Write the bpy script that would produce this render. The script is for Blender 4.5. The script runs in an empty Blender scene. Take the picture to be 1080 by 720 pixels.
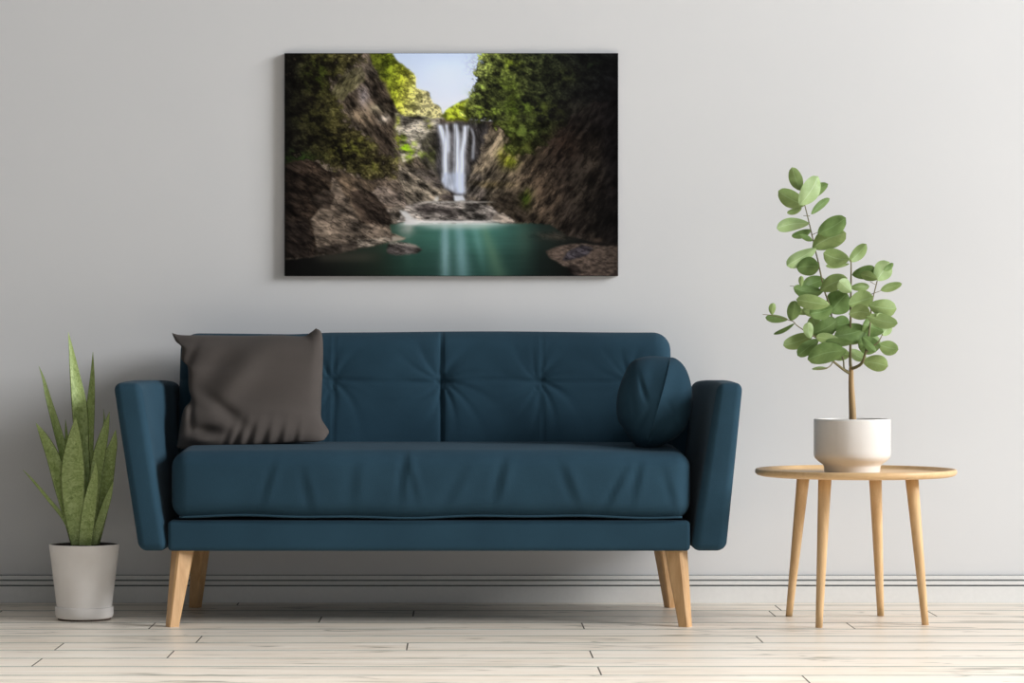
import bpy, bmesh, math, random
import numpy as np
from mathutils import Vector, Matrix

# ------------------------------------------------------------------ camera, world, lights
scn = bpy.context.scene
COL = scn.collection
F = 2900.0            # focal length in pixels of a 1080-wide frame
CX, CY = 485.0, 374.0 # principal point in the photograph
CH = 0.87             # camera height
CD = 9.667            # camera distance from the back wall (the plane y = 0)

cam = bpy.data.objects.new('camera', bpy.data.cameras.new('camera'))
COL.objects.link(cam)
cam.location = (0, -CD, CH)
cam.rotation_euler = (math.pi/2, 0, 0)
cam.data.sensor_width = 36
cam.data.lens = F/1080*36
cam.data.shift_x = (540-CX)/1080
cam.data.shift_y = (CY-360)/1080
cam.data.clip_end = 100
scn.camera = cam

scn.view_settings.view_transform = 'Standard'
scn.view_settings.look = 'None'
scn.view_settings.gamma = 1
scn.view_settings.exposure = 0.05
scn.view_settings.use_curve_mapping = False

world = bpy.data.worlds.new('world'); scn.world = world
world.use_nodes = True
world.node_tree.nodes['Background'].inputs[0].default_value = (0.93, 0.96, 1.0, 1)
world.node_tree.nodes['Background'].inputs[1].default_value = 0.065

def area(name, loc, target, sx, sy, power, col=(1, 1, 1), spread=180):
    l = bpy.data.lights.new(name, 'AREA'); l.shape = 'RECTANGLE'; l.size = sx; l.size_y = sy
    l.energy = power; l.color = col; l.spread = math.radians(spread)
    o = bpy.data.objects.new(name, l); COL.objects.link(o); o.location = loc
    o.rotation_euler = (Vector(target)-Vector(loc)).to_track_quat('-Z', 'Y').to_euler()
    return o
# daylight from a tall window to the right of the frame, plus added fills overhead and behind the camera
area('window_light', (10.2, -4.2, 4.9), (0.3, -0.3, 0.9), 5.0, 4.0, 1490, (0.97, 0.985, 1.0))
area('floor_fill', (0.3, -3.5, 4.2), (0.3, -3.5, 0.0), 6.0, 2.0, 64, (1.0, 0.99, 0.975), 74)  # added fill from above, brightens the floor while sparing the wall
area('front_fill', (0.3, -8.5, 1.1), (0.1, -0.5, 0.2), 3.0, 1.8, 28, (0.98, 0.99, 1.0))  # added fill from the camera side, lifts the dark under the sofa

def at(px, py, Y):
    """World point seen at photograph pixel (px, py) when it lies in the plane y = Y."""
    D = CD+Y
    return Vector(((px-CX)*D/F, Y, CH-(py-CY)*D/F))

# ------------------------------------------------------------------ helpers
def lin(c):
    c = [v/255 for v in c]
    return tuple(v/12.92 if v <= .04045 else ((v+.055)/1.055)**2.4 for v in c)+(1.0,)

def tag(o, label=None, cat=None, group=None, kind=None):
    if label: o['label'] = label
    if cat: o['category'] = cat
    if group: o['group'] = group
    if kind: o['kind'] = kind
    return o

def wloc(o):
    v = Vector((0, 0, 0))
    while o is not None:
        v = v+o.location; o = o.parent
    return v

def thing(name, loc, label, cat):
    o = bpy.data.objects.new(name, None); o.empty_display_size = .05
    COL.objects.link(o); o.location = loc
    return tag(o, label, cat)

def mesh(name, vs, fs, mat, parent=None, smooth=True, origin=None):
    """One mesh object; vs are world coordinates, whatever the parent."""
    off = wloc(parent) if parent is not None else Vector((0, 0, 0))
    if parent is None and origin is not None: off = Vector(origin)
    me = bpy.data.meshes.new(name)
    me.from_pydata([tuple(Vector(v)-off) for v in vs], [], fs)
    if smooth: me.polygons.foreach_set('use_smooth', [True]*len(me.polygons))
    for m in (mat if isinstance(mat, (list, tuple)) else [mat]): me.materials.append(m)
    me.update()
    b = bmesh.new(); b.from_mesh(me); bmesh.ops.recalc_face_normals(b, faces=b.faces); b.to_mesh(me); b.free()
    o = bpy.data.objects.new(name, me); COL.objects.link(o)
    if parent is not None: o.parent = parent
    elif origin is not None: o.location = origin
    return o

def axis_samples(lo, hi, r, step):
    angs = [0, 9, 18, 27, 36, 45]
    c = [r-r*math.tan(math.radians(a)) for a in reversed(angs)]   # 0 .. r
    n = max(1, int(math.ceil((hi-lo-2*r)/step)))
    mid = [lo+r+(hi-lo-2*r)*k/n for k in range(1, n)]
    return [lo+v for v in c]+mid+[hi-v for v in reversed(c)]

def rbox(x0, x1, y0, y1, z0, z1, r, step=.03, fn=None):
    """Rounded box as a dense grid; fn(p, outer) may move every point."""
    A = [axis_samples(x0, x1, r, step), axis_samples(y0, y1, r, step), axis_samples(z0, z1, r, step)]
    lo = (x0, y0, z0); hi = (x1, y1, z1)
    idx = {}; vs = []; fs = []
    def vert(p):
        k = tuple(round(c, 6) for c in p)
        if k not in idx:
            inner = [min(max(p[i], lo[i]+r), hi[i]-r) for i in range(3)]
            d = Vector([p[i]-inner[i] for i in range(3)])
            q = Vector(inner)+(d.normalized()*r if d.length > 0 else d)
            if fn: q = fn(q.copy(), Vector(p))
            idx[k] = len(vs); vs.append(q)
        return idx[k]
    for ax in range(3):
        u, v = (ax+1) % 3, (ax+2) % 3
        for side in (0, 1):
            for i in range(len(A[u])-1):
                for j in range(len(A[v])-1):
                    q = []
                    for (a, b) in ((i, j), (i+1, j), (i+1, j+1), (i, j+1)):
                        p = [0, 0, 0]; p[ax] = hi[ax] if side else lo[ax]; p[u] = A[u][a]; p[v] = A[v][b]
                        q.append(vert(p))
                    fs.append(q if side else q[::-1])
    return vs, fs

def lathe(cx, cy, prof, n=64):
    """prof: (radius, z) from inside bottom outwards; closes at radius 0."""
    vs = []; fs = []; rings = []
    for (r, z) in prof:
        if r < 1e-6: rings.append([len(vs)]); vs.append((cx, cy, z))
        else:
            rings.append(list(range(len(vs), len(vs)+n)))
            vs += [(cx+r*math.cos(2*math.pi*k/n), cy+r*math.sin(2*math.pi*k/n), z) for k in range(n)]
    for a, b in zip(rings, rings[1:]):
        for k in range(n):
            k2 = (k+1) % n
            if len(a) == 1: fs.append((a[0], b[k], b[k2]))
            elif len(b) == 1: fs.append((a[k], a[k2], b[0]))
            else: fs.append((a[k], a[k2], b[k2], b[k]))
    return vs, fs

def tube(pts, rad, n=10, smooth_path=True):
    pts = [Vector(p) for p in pts]
    if smooth_path and len(pts) > 2:
        out = []; rr = []
        rad = rad if isinstance(rad, (list, tuple)) else [rad]*len(pts)
        for i in range(len(pts)-1):
            p0 = pts[max(i-1, 0)]; p1 = pts[i]; p2 = pts[i+1]; p3 = pts[min(i+2, len(pts)-1)]
            for k in range(4):
                t = k/4
                out.append(.5*((2*p1)+(p2-p0)*t+(2*p0-5*p1+4*p2-p3)*t*t+(3*p1-p0-3*p2+p3)*t**3))
                rr.append(rad[i]*(1-t)+rad[i+1]*t)
        out.append(pts[-1]); rr.append(rad[-1]); pts, rad = out, rr
    if not isinstance(rad, (list, tuple)): rad = [rad]*len(pts)
    vs = []; fs = []
    ref = Vector((0, 1, 0.2)).normalized()
    for i, p in enumerate(pts):
        t = (pts[min(i+1, len(pts)-1)]-pts[max(i-1, 0)]).normalized()
        a = t.cross(ref).normalized(); b = t.cross(a).normalized()
        for k in range(n):
            an = 2*math.pi*k/n
            vs.append(p+(a*math.cos(an)+b*math.sin(an))*rad[i])
    for i in range(len(pts)-1):
        for k in range(n):
            k2 = (k+1) % n
            fs.append((i*n+k, i*n+k2, (i+1)*n+k2, (i+1)*n+k))
    fs.append(tuple(range(n))[::-1]); fs.append(tuple(range((len(pts)-1)*n, len(pts)*n)))
    return vs, fs

def merge(*parts):
    vs = []; fs = []
    for v, f in parts:
        k = len(vs); vs += list(v); fs += [tuple(i+k for i in q) for q in f]
    return vs, fs

# ------------------------------------------------------------------ materials
class N:
    def __init__(s, name):
        s.m = bpy.data.materials.new(name); s.m.use_nodes = True
        s.t = s.m.node_tree; s.b = s.t.nodes['Principled BSDF']
    def n(s, kind, **kw):
        o = s.t.nodes.new(kind)
        for k, v in kw.items():
            if k.startswith('i_'):
                k = k[2:]; k = int(k) if k.isdigit() else k.replace('_', ' ')
                o.inputs[k].default_value = v
            else: setattr(o, k, v)
        return o
    def l(s, a, b): s.t.links.new(a, b)
    def coord(s, scale, kind='Object', rot=(0, 0, 0)):
        c = s.n('ShaderNodeTexCoord'); m = s.n('ShaderNodeMapping'); m.inputs['Scale'].default_value = scale
        m.inputs['Rotation'].default_value = rot
        s.l(c.outputs[kind], m.inputs['Vector']); return m.outputs['Vector']
    def noise(s, vec, scale, detail=3, rough=.55, dist=0.0):
        o = s.n('ShaderNodeTexNoise'); o.inputs['Scale'].default_value = scale
        o.inputs['Detail'].default_value = detail; o.inputs['Roughness'].default_value = rough
        o.inputs['Distortion'].default_value = dist
        s.l(vec, o.inputs['Vector']); return o.outputs['Fac']
    def ramp(s, fac, stops, interp='LINEAR'):
        o = s.n('ShaderNodeValToRGB'); e = o.color_ramp.elements; o.color_ramp.interpolation = interp
        while len(e) < len(stops): e.new(.5)
        for k, (p, c) in enumerate(stops): e[k].position = p; e[k].color = c
        s.l(fac, o.inputs[0]); return o.outputs[0]
    def mix(s, fac, a, b, mode='MIX'):
        o = s.n('ShaderNodeMix', data_type='RGBA', blend_type=mode)
        for sock, v in ((o.inputs[0], fac), (o.inputs[6], a), (o.inputs[7], b)):
            if isinstance(v, (float, int, tuple)): sock.default_value = v
            else: s.l(v, sock)
        return o.outputs[2]
    def bump(s, h, strength, dist, prev=None):
        o = s.n('ShaderNodeBump'); o.inputs['Strength'].default_value = strength; o.inputs['Distance'].default_value = dist
        s.l(h, o.inputs['Height'])
        if prev is not None: s.l(prev, o.inputs['Normal'])
        return o.outputs[0]
    def fin(s, col, rough, normal=None, spec=.5, sheen=0):
        if isinstance(col, tuple): s.b.inputs['Base Color'].default_value = col
        else: s.l(col, s.b.inputs['Base Color'])
        if isinstance(rough, (int, float)): s.b.inputs['Roughness'].default_value = rough
        else: s.l(rough, s.b.inputs['Roughness'])
        s.b.inputs['Specular IOR Level'].default_value = spec
        if sheen: s.b.inputs['Sheen Weight'].default_value = sheen; s.b.inputs['Sheen Roughness'].default_value = .4
        if normal is not None: s.l(normal, s.b.inputs['Normal'])
        return s.m

def m_wall():
    a = N('painted_wall'); v = a.coord((1, 1, 1)); f = a.noise(v, 180, 2); g = a.noise(v, 1.2, 2)
    c = a.ramp(g, [(.3, (.755, .757, .765, 1)), (.7, (.775, .777, .783, 1))])
    return a.fin(c, .75, a.bump(f, .04, .002), .25)
def m_trim():
    a = N('painted_baseboard'); v = a.coord((1, 1, 1)); f = a.noise(v, 60, 2)
    c = a.ramp(f, [(.3, (.80, .80, .79, 1)), (.7, (.83, .83, .82, 1))])
    return a.fin(c, .45, None, .4)
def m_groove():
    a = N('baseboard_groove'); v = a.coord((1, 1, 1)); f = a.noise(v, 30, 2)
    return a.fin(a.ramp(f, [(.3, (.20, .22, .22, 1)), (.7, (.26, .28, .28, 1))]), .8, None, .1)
def m_plank():
    a = N('pale_oak_planks')
    pid = a.n('ShaderNodeAttribute', attribute_name='plank')
    off = a.n('ShaderNodeVectorMath', operation='MULTIPLY'); a.l(pid.outputs['Fac'], off.inputs[0]); off.inputs[1].default_value = (17.3, 9.1, 0)
    c = a.n('ShaderNodeTexCoord'); ad = a.n('ShaderNodeVectorMath', operation='ADD')
    a.l(c.outputs['Object'], ad.inputs[0]); a.l(off.outputs[0], ad.inputs[1])
    def st(s):
        m = a.n('ShaderNodeMapping'); m.inputs['Scale'].default_value = s; a.l(ad.outputs[0], m.inputs['Vector']); return m.outputs[0]
    g1 = a.noise(st((1.1, 16, 1)), 1.6, 4, .6, .5)
    g2 = a.noise(st((2.5, 60, 1)), 2.2, 3, .6)
    base = a.ramp(g1, [(.25, lin((234, 219, 201))), (.5, lin((246, 237, 224))), (.75, lin((251, 246, 237)))])
    base = a.mix(.3, base, a.ramp(g2, [(.3, lin((236, 222, 206))), (.7, (1, 1, 1, 1))]), 'MULTIPLY')
    tone = a.ramp(pid.outputs['Fac'], [(0, (.95, .935, .91, 1)), (.35, (1, 1, 1, 1)), (.7, (.975, .965, .955, 1)), (1, (1, .985, .97, 1))])
    base = a.mix(1.0, base, tone, 'MULTIPLY')
    # thin wandering cracks and figure lines
    w = a.noise(st((.55, 5.0, 1)), 1.5, 3, .5, .9)
    line = a.ramp(w, [(.474, (0, 0, 0, 1)), (.490, (1, 1, 1, 1)), (.504, (0, 0, 0, 1))])
    gate = a.ramp(a.noise(st((.8, 2.2, 1)), 2.3, 2), [(.40, (0, 0, 0, 1)), (.54, (1, 1, 1, 1))])
    mk = a.mix(1.0, line, gate, 'MULTIPLY')
    base = a.mix(mk, base, lin((150, 142, 126)))
    return a.fin(base, a.ramp(g1, [(.2, (.3, .3, .3, 1)), (.8, (.42, .42, .42, 1))]), a.bump(g2, .05, .002), .5)
def m_seam():
    a = N('plank_seam'); f = a.noise(a.coord((3, 1, 1)), 4, 2)
    return a.fin(a.ramp(f, [(.3, lin((128, 134, 126))), (.7, lin((166, 170, 162)))]), .6, None, .2)
def m_joint():
    a = N('plank_end_joint'); f = a.noise(a.coord((1, 1, 1)), 9, 2)
    return a.fin(a.ramp(f, [(.3, lin((60, 54, 46))), (.7, lin((90, 82, 72)))]), .8, None, .2)
def m_fabric(name, c1, c2, sheen=.25, scale=420):
    a = N(name); v = a.coord((1, 1, 1)); f = a.noise(v, scale, 2, .6); g = a.noise(v, 5, 4)
    c = a.ramp(g, [(.3, c1), (.7, c2)])
    c = a.mix(.3, c, a.ramp(f, [(.25, (.55, .55, .55, 1)), (.75, (1, 1, 1, 1))]), 'MULTIPLY')
    nb = a.bump(f, .35, .0012); nb = a.bump(a.noise(v, 14, 3), .25, .004, nb)
    return a.fin(c, .92, nb, .2, sheen)
def m_wood(name, c1, c2, axis=2, k=1.0):
    sc = [22, 22, 22]; sc[axis] = 2.0
    a = N(name); v = a.coord(tuple(sc)); f = a.noise(v, 2.0*k, 4, .6, .8); g = a.noise(v, 9*k, 3)
    c = a.ramp(f, [(.3, c1), (.7, c2)])
    c = a.mix(.25, c, a.ramp(g, [(.3, (.72, .66, .58, 1)), (.7, (1, 1, 1, 1))]), 'MULTIPLY')
    return a.fin(c, .42, a.bump(g, .08, .001), .45)
def m_plain(name, c1, c2, rough, spec=.5, scale=12, bump=0):
    a = N(name); v = a.coord((1, 1, 1)); f = a.noise(v, scale, 3)
    return a.fin(a.ramp(f, [(.3, c1), (.7, c2)]), rough, a.bump(f, bump, .003) if bump else None, spec)
def m_leaf(name, c1, c2, vein):
    a = N(name)
    at_ = a.n('ShaderNodeAttribute', attribute_name='leafuv'); sep = a.n('ShaderNodeSeparateXYZ'); a.l(at_.outputs['Vector'], sep.inputs[0])
    f = a.noise(a.coord((1, 1, 1)), 38, 3)
    c = a.ramp(f, [(.3, c1), (.7, c2)])
    ab = a.n('ShaderNodeMath', operation='ABSOLUTE'); a.l(sep.outputs[0], ab.inputs[0])
    mid = a.ramp(ab.outputs[0], [(.0, (1, 1, 1, 1)), (.07, (0, 0, 0, 1))])
    c = a.mix(mid, c, vein)
    # side veins
    s = a.n('ShaderNodeMath', operation='MULTIPLY_ADD'); a.l(ab.outputs[0], s.inputs[0]); s.inputs[1].default_value = -.28; a.l(sep.outputs[1], s.inputs[2])
    fr = a.n('ShaderNodeMath', operation='MULTIPLY'); a.l(s.outputs[0], fr.inputs[0]); fr.inputs[1].default_value = 9.0
    fr2 = a.n('ShaderNodeMath', operation='FRACT'); a.l(fr.outputs[0], fr2.inputs[0])
    sv = a.ramp(fr2.outputs[0], [(0, (.35, .35, .35, 1)), (.12, (0, 0, 0, 1))])
    c = a.mix(sv, c, vein)
    m = a.fin(c, .5, None, .35)
    a.b.inputs['Subsurface Weight'].default_value = 0.0
    tr = a.n('ShaderNodeBsdfTranslucent'); a.l(c, tr.inputs[0]); mx = a.n('ShaderNodeMixShader'); mx.inputs[0].default_value = .25
    a.l(a.b.outputs[0], mx.inputs[1]); a.l(tr.outputs[0], mx.inputs[2]); a.l(mx.outputs[0], a.t.nodes['Material Output'].inputs[0])
    return m
def m_blade():
    a = N('sword_leaf')
    at_ = a.n('ShaderNodeAttribute', attribute_name='leafuv'); sep = a.n('ShaderNodeSeparateXYZ'); a.l(at_.outputs['Vector'], sep.inputs[0])
    oi = a.n('ShaderNodeObjectInfo'); cm = a.n('ShaderNodeCombineXYZ')
    u = a.n('ShaderNodeMath', operation='MULTIPLY'); a.l(sep.outputs[0], u.inputs[0]); u.inputs[1].default_value = 1.6
    w = a.n('ShaderNodeMath', operation='MULTIPLY'); a.l(sep.outputs[1], w.inputs[0]); w.inputs[1].default_value = 26
    r = a.n('ShaderNodeMath', operation='MULTIPLY'); a.l(oi.outputs['Random'], r.inputs[0]); r.inputs[1].default_value = 50
    a.l(u.outputs[0], cm.inputs[0]); a.l(w.outputs[0], cm.inputs[1]); a.l(r.outputs[0], cm.inputs[2])
    f = a.noise(cm.outputs[0], 1.5, 4, .65, 1.2)
    c = a.ramp(f, [(.32, lin((122, 142, 76))), (.5, lin((158, 178, 108))), (.68, lin((190, 206, 142)))])
    ab = a.n('ShaderNodeMath', operation='ABSOLUTE'); a.l(sep.outputs[0], ab.inputs[0])
    c = a.mix(a.ramp(ab.outputs[0], [(.86, (0, 0, 0, 1)), (.97, (.75, .75, .75, 1))]), c, lin((74, 86, 40)))
    return a.fin(c, .48, a.bump(f, .12, .002), .4)

M = dict(
    wall=m_wall(), trim=m_trim(), groove=m_groove(), plank=m_plank(), seam=m_seam(), joint=m_joint(),
    teal=m_fabric('teal_upholstery', lin((39, 67, 83)), lin((44, 74, 91)), .03),
    grey=m_fabric('charcoal_brown_cloth', lin((85, 79, 75)), lin((92, 85, 81)), .03, 520),
    oak=m_wood('oak_leg', lin((196, 152, 104)), lin((222, 182, 134))),
    oakt=m_wood('oak_table_leg', lin((206, 168, 120)), lin((228, 194, 148))),
    oakx=m_wood('oak_table_top', lin((214, 176, 128)), lin((228, 192, 144)), 0),
    ceramic=m_plain('matt_white_ceramic', lin((230, 226, 221)), lin((235, 231, 226)), .24, .5),
    clay=m_plain('off_white_glaze', lin((243, 238, 233)), lin((248, 244, 240)), .5, .4),
    shadow_base=m_plain('painted_pot_shadow', lin((70, 58, 50)), lin((86, 72, 62)), .7),  # dark brown standing in for the shadow beneath the floor pot
    soil=m_plain('potting_soil', lin((30, 24, 20)), lin((58, 46, 38)), .95, .1, 90, .8),
    bark=m_wood('slender_bark', lin((158, 128, 86)), lin((190, 160, 116))),
    twig=m_plain('green_brown_twig', lin((98, 96, 62)), lin((126, 116, 78)), .6),
    lmid=m_leaf('leaf_mid_green', lin((144, 168, 100)), lin((164, 186, 120)), lin((176, 200, 146))),
    ldark=m_leaf('leaf_deep_green', lin((112, 142, 78)), lin((134, 162, 96)), lin((146, 176, 114))),
    llight=m_leaf('leaf_pale_green', lin((164, 190, 128)), lin((182, 204, 148)), lin((196, 214, 168))),
    blade=m_blade(),
    canvas_side=m_plain('dark_canvas_edge', lin((40, 38, 38)), lin((52, 50, 50)), .8, .2, 200),
)

# ------------------------------------------------------------------ the printed picture
def paint_print(W=528, H=353):
    """Colours of the printed landscape (a waterfall in a gorge), as an H x W x 3 sRGB array."""
    rng = np.random.RandomState(7)
    def vnoise(fx, fy, ang=0.0, seed=0):
        r = np.random.RandomState(seed + 11)
        tab = r.rand(256, 256)
        yy, xx = np.mgrid[0:H, 0:W]
        x = xx*1060.0/W + 6; y = yy*708.0/H + 6
        c, s = math.cos(ang), math.sin(ang)
        u = (x*c + y*s)/fx; v = (-x*s + y*c)/fy
        iu = np.floor(u).astype(int); iv = np.floor(v).astype(int)
        fu = u-iu; fv = v-iv
        fu = fu*fu*(3-2*fu); fv = fv*fv*(3-2*fv)
        g = lambda a, b: tab[(b+90) % 256, (a+90) % 256]
        return (g(iu, iv)*(1-fu)+g(iu+1, iv)*fu)*(1-fv)+(g(iu, iv+1)*(1-fu)+g(iu+1, iv+1)*fu)*fv
    def fbm(fx, fy, ang=0.0, seed=0, o=4):
        a, t, s = 1.0, 0.0, 0
        for k in range(o):
            s = s + a*vnoise(fx/2**k, fy/2**k, ang, seed+17*k); t += a; a *= 0.6
        return s/t
    yy, xx = np.mgrid[0:H, 0:W]
    X0 = xx*1060.0/W + 6; Y0 = yy*708.0/H + 6
    wx = (fbm(40, 40, 0, 1)-.5)*34; wy = (fbm(40, 40, 0, 2)-.5)*34
    def blur(m, r):
        n = max(1, int(round(r*W/1060.0)))
        for _ in range(2):
            for ax in (0, 1):
                c = np.cumsum(np.pad(m, [(n+1, n) if a == ax else (0, 0) for a in (0, 1)], mode='edge'), axis=ax)
                m = (np.take(c, np.arange(2*n+1, c.shape[ax]), ax)-np.take(c, np.arange(0, c.shape[ax]-2*n-1), ax))/(2*n+1)
        return m
    def poly(pts, soft=2, warp=1.0):
        X = X0+wx*warp; Y = Y0+wy*warp
        m = np.zeros((H, W), bool)
        for (x1, y1), (x2, y2) in zip(pts, pts[1:]+pts[:1]):
            if y1 == y2: continue
            c = ((y1 > Y) != (y2 > Y)) & (X < (x2-x1)*(Y-y1)/(y2-y1)+x1)
            m ^= c
        return blur(m.astype(float), soft) if soft else m.astype(float)
    def blob(cx, cy, rx, ry, ang=0, p=1.0):
        c, s = math.cos(ang), math.sin(ang)
        X = X0+wx*.6-cx; Y = Y0+wy*.6-cy
        return np.exp(-(((X*c+Y*s)/rx)**2+((-X*s+Y*c)/ry)**2)**p)
    img = np.zeros((H, W, 3))
    def put(mask, col):
        nonlocal img
        col = np.asarray(col, float)
        img = img*(1-mask[..., None])+col*mask[..., None]
    # textures, all around 1.0
    fol = fbm(24, 18, .4, 3, 5)
    fo = np.clip((fol-.5)*3.4+1, .35, 1.9)
    fine = np.clip((fbm(6, 5, .2, 5, 2)-.5)*1.5+1, .4, 1.7)
    def rockt(ang, seed, k=3.5):
        n = .65*fbm(34, 12, ang, seed, 4)+.35*fbm(60, 50, ang, seed+80, 5)
        r = 1-np.abs(2*fbm(44, 15, ang, seed+40, 3)-1)
        t = (n-.5)*k+1
        crack = np.clip((r-.9)/.1, 0, 1)
        return np.clip(t*(1-.4*crack)+.06, .3, 1.9)
    r1 = rockt(.9, 20); r2 = rockt(-.95, 60); r3 = rockt(.25, 90); r4 = rockt(.55, 120)
    def tex(col, t): return np.asarray(col, float)[None, None, :]*t[..., None]
    def grad(stops, q):
        out = np.zeros((H, W, 3)); xs = [s[0] for s in stops]
        for k in range(3): out[..., k] = np.interp(q, xs, [s[1][k] for s in stops])
        return out
    def ragged(m, w, amt=1.0, hard=5):
        b = blur(m, w)
        return np.clip((b+(fol-.5)*1.3*amt+(fine-1)*.12-.5)*hard+.5, 0, 1)*np.clip(b*7-1.0, 0, 1)
    # sky
    sky = grad([(0, (200, 216, 242)), (100, (216, 226, 246)), (210, (238, 241, 250))], Y0)
    sky += 12*blob(520, 60, 90, 60)[..., None]
    img = np.clip(sky, 0, 250)
    # base gorge rock
    put(np.clip((Y0-218)/6, 0, 1), tex((50, 42, 36), r2))
    L = [(0, 0), (325, 0), (345, 50), (380, 90), (400, 130), (440, 150), (480, 192), (500, 212), (592, 215), (650, 250), (620, 400), (600, 560), (0, 720)]
    put(poly(L, 1, .3), tex((96, 84, 72), r1))
    # bright trees left of the gap
    bt = poly([(270, 0), (342, 0), (368, 36), (404, 52), (424, 78), (420, 116), (448, 122), (468, 132), (476, 158), (500, 172), (514, 212), (440, 218), (372, 205), (340, 150), (300, 60)], 1.5, .5)
    g = grad([(280, (74, 80, 28)), (350, (108, 120, 38)), (400, (150, 156, 54)), (450, (196, 192, 104)), (500, (174, 166, 112))], X0+.3*Y0)
    put(bt, g*np.clip((fol-.5)*1.9+.97, .6, 1.2)[..., None]*np.clip(fine, .8, 1.15)[..., None])
    put(poly([(505, 205), (530, 180), (560, 165), (590, 150), (600, 200), (590, 222), (520, 222)], 2, .4), tex((158, 168, 56), np.clip(fo, .6, 1.3)))
    # right trees
    rt = poly([(606, 40), (628, 22), (640, 0), (1080, 0), (1080, 300), (880, 300), (780, 340), (715, 345), (690, 220), (650, 235), (592, 226), (560, 200), (590, 150), (590, 110), (606, 80)], 2, 1.0)
    g = grad([(560, (116, 124, 62)), (650, (66, 72, 34)), (740, (44, 48, 24)), (830, (30, 33, 19)), (920, (19, 20, 16)), (1070, (14, 14, 16))], X0+.15*Y0-20)
    put(ragged(rt, 22, .8)*.95, g*fo[..., None]*np.clip(fine, .6, 1.5)[..., None])
    put(blob(610, 45, 26, 30)*.35*(fine > 1.0), (140, 140, 130))
    for (cx, cy, rx, ry, a, c) in [(728, 38, 24, 20, .9, (112, 126, 40)), (745, 170, 50, 26, .6, (76, 98, 30)), (700, 110, 40, 30, .5, (80, 96, 32)), (640, 190, 46, 26, .6, (92, 108, 36)), (835, 190, 60, 30, .55, (66, 74, 28)), (1000, 40, 44, 22, .5, (36, 56, 24)), (905, 80, 50, 30, .5, (40, 44, 22)), (770, 255, 60, 30, .6, (82, 96, 44)), (620, 130, 30, 30, .5, (96, 112, 54))]:
        put(blob(cx, cy, rx, ry)*a*np.clip(fol*3.4-1.2, 0, 1), tex(c, np.clip(fo, .6, 1.6)))
    # dark foliage on the left wall
    lf = poly([(0, 0), (272, 0), (250, 40), (170, 60), (150, 130), (190, 190), (250, 260), (350, 330), (380, 420), (280, 420), (150, 350), (0, 350)], 6, 1.2)
    g = grad([(0, (20, 20, 19)), (90, (34, 33, 20)), (170, (48, 46, 24)), (300, (64, 58, 34)), (400, (74, 68, 40))], X0)
    put(ragged(lf, 26, 1.0)*.9, g*fo[..., None]*np.clip(fine, .5, 1.6)[..., None])
    for (cx, cy, rx, ry, a, c) in [(110, 70, 45, 50, .45, (46, 62, 16)), (40, 340, 60, 26, .8, (40, 62, 24)), (230, 300, 70, 34, .4, (84, 96, 30)), (290, 360, 50, 30, .35, (90, 98, 34)), (200, 260, 60, 40, .4, (92, 84, 44)), (80, 200, 70, 60, .4, (44, 46, 20)), (390, 300, 26, 34, .9, (128, 158, 24)), (372, 270, 14, 40, .7, (140, 150, 40)), (330, 90, 22, 60, .5, (120, 130, 40)), (460, 300, 26, 60, .55, (84, 102, 28)), (455, 235, 20, 16, .7, (116, 122, 38))]:
        put(blob(cx, cy, rx, ry)*a*np.clip(fol*3.4-1.2, 0, 1), tex(c, np.clip(fo, .6, 1.5)))
    # pale upper-left rock faces
    put(poly([(156, 120), (196, 62), (250, 40), (262, 90), (214, 130), (196, 160), (164, 150)], 3)*.8, tex((98, 94, 62), r2))
    put(poly([(196, 160), (262, 80), (330, 90), (352, 200), (352, 330), (300, 300), (240, 230)], 4)*.75, tex((74, 62, 50), r1))
    for (cx, cy, rx, ry, a, c) in [(256, 140, 18, 34, .8, (140, 130, 132)), (236, 205, 30, 24, .6, (138, 118, 92)), (300, 180, 22, 14, .8, (158, 146, 118)), (322, 214, 18, 18, .9, (172, 160, 146)), (270, 225, 20, 20, .5, (140, 120, 96)), (325, 290, 30, 46, .85, (52, 43, 36)), (215, 60, 30, 16, .5, (110, 104, 78)), (310, 130, 22, 34, .6, (70, 58, 50)), (268, 60, 34, 30, .6, (74, 66, 58))]:
        put(blob(cx, cy, rx, ry)*a, tex(c, np.clip(r1, .5, 1.5)))
    # middle rock left of the fall
    mm = poly([(356, 200), (420, 204), (500, 216), (500, 300), (504, 420), (470, 370), (430, 330), (380, 350), (360, 250)], 2, .6)
    put(mm, tex((122, 115, 104), rockt(.1, 150, 4.5)))
    put(poly([(440, 270), (500, 255), (508, 410), (480, 390), (440, 340)], 5)*.85, tex((62, 58, 50), r1))
    for (cx, cy, rx, ry, a, c) in [(392, 300, 26, 30, .9, (122, 158, 24)), (365, 250, 8, 40, .8, (150, 160, 50)), (458, 236, 16, 14, .7, (116, 126, 34)), (455, 330, 26, 40, .55, (80, 100, 26)), (410, 325, 20, 12, .8, (112, 140, 30))]:
        put(blob(cx, cy, rx, ry)*a*np.clip(fol*3.6-1.2, 0, 1), tex(c, np.clip(fo, .6, 1.5)))
    sl = poly([(366, 360), (430, 376), (500, 404), (530, 455), (505, 474), (400, 486), (372, 420)], 2, .6)
    put(sl, tex((128, 116, 100), rockt(.55, 170, 3.5)))
    put(poly([(420, 372), (480, 378), (500, 405), (500, 430), (440, 410)], 5)*.6, tex((90, 80, 78), r3))
    # dark alcove behind the fall
    put(poly([(488, 232), (600, 218), (650, 232), (640, 300), (600, 380), (590, 470), (510, 440), (490, 380)], 4, .5)*.92, tex((56, 53, 54), np.clip(rockt(1.4, 180), .5, 1.7)))
    # right cliff
    rc = poly([(690, 195), (655, 250), (628, 330), (600, 385), (574, 440), (580, 468), (650, 480), (740, 545), (860, 548), (900, 590), (1080, 620), (1080, 150), (960, 165), (890, 250), (790, 330), (730, 350), (700, 300)], 2, .8)
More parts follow.
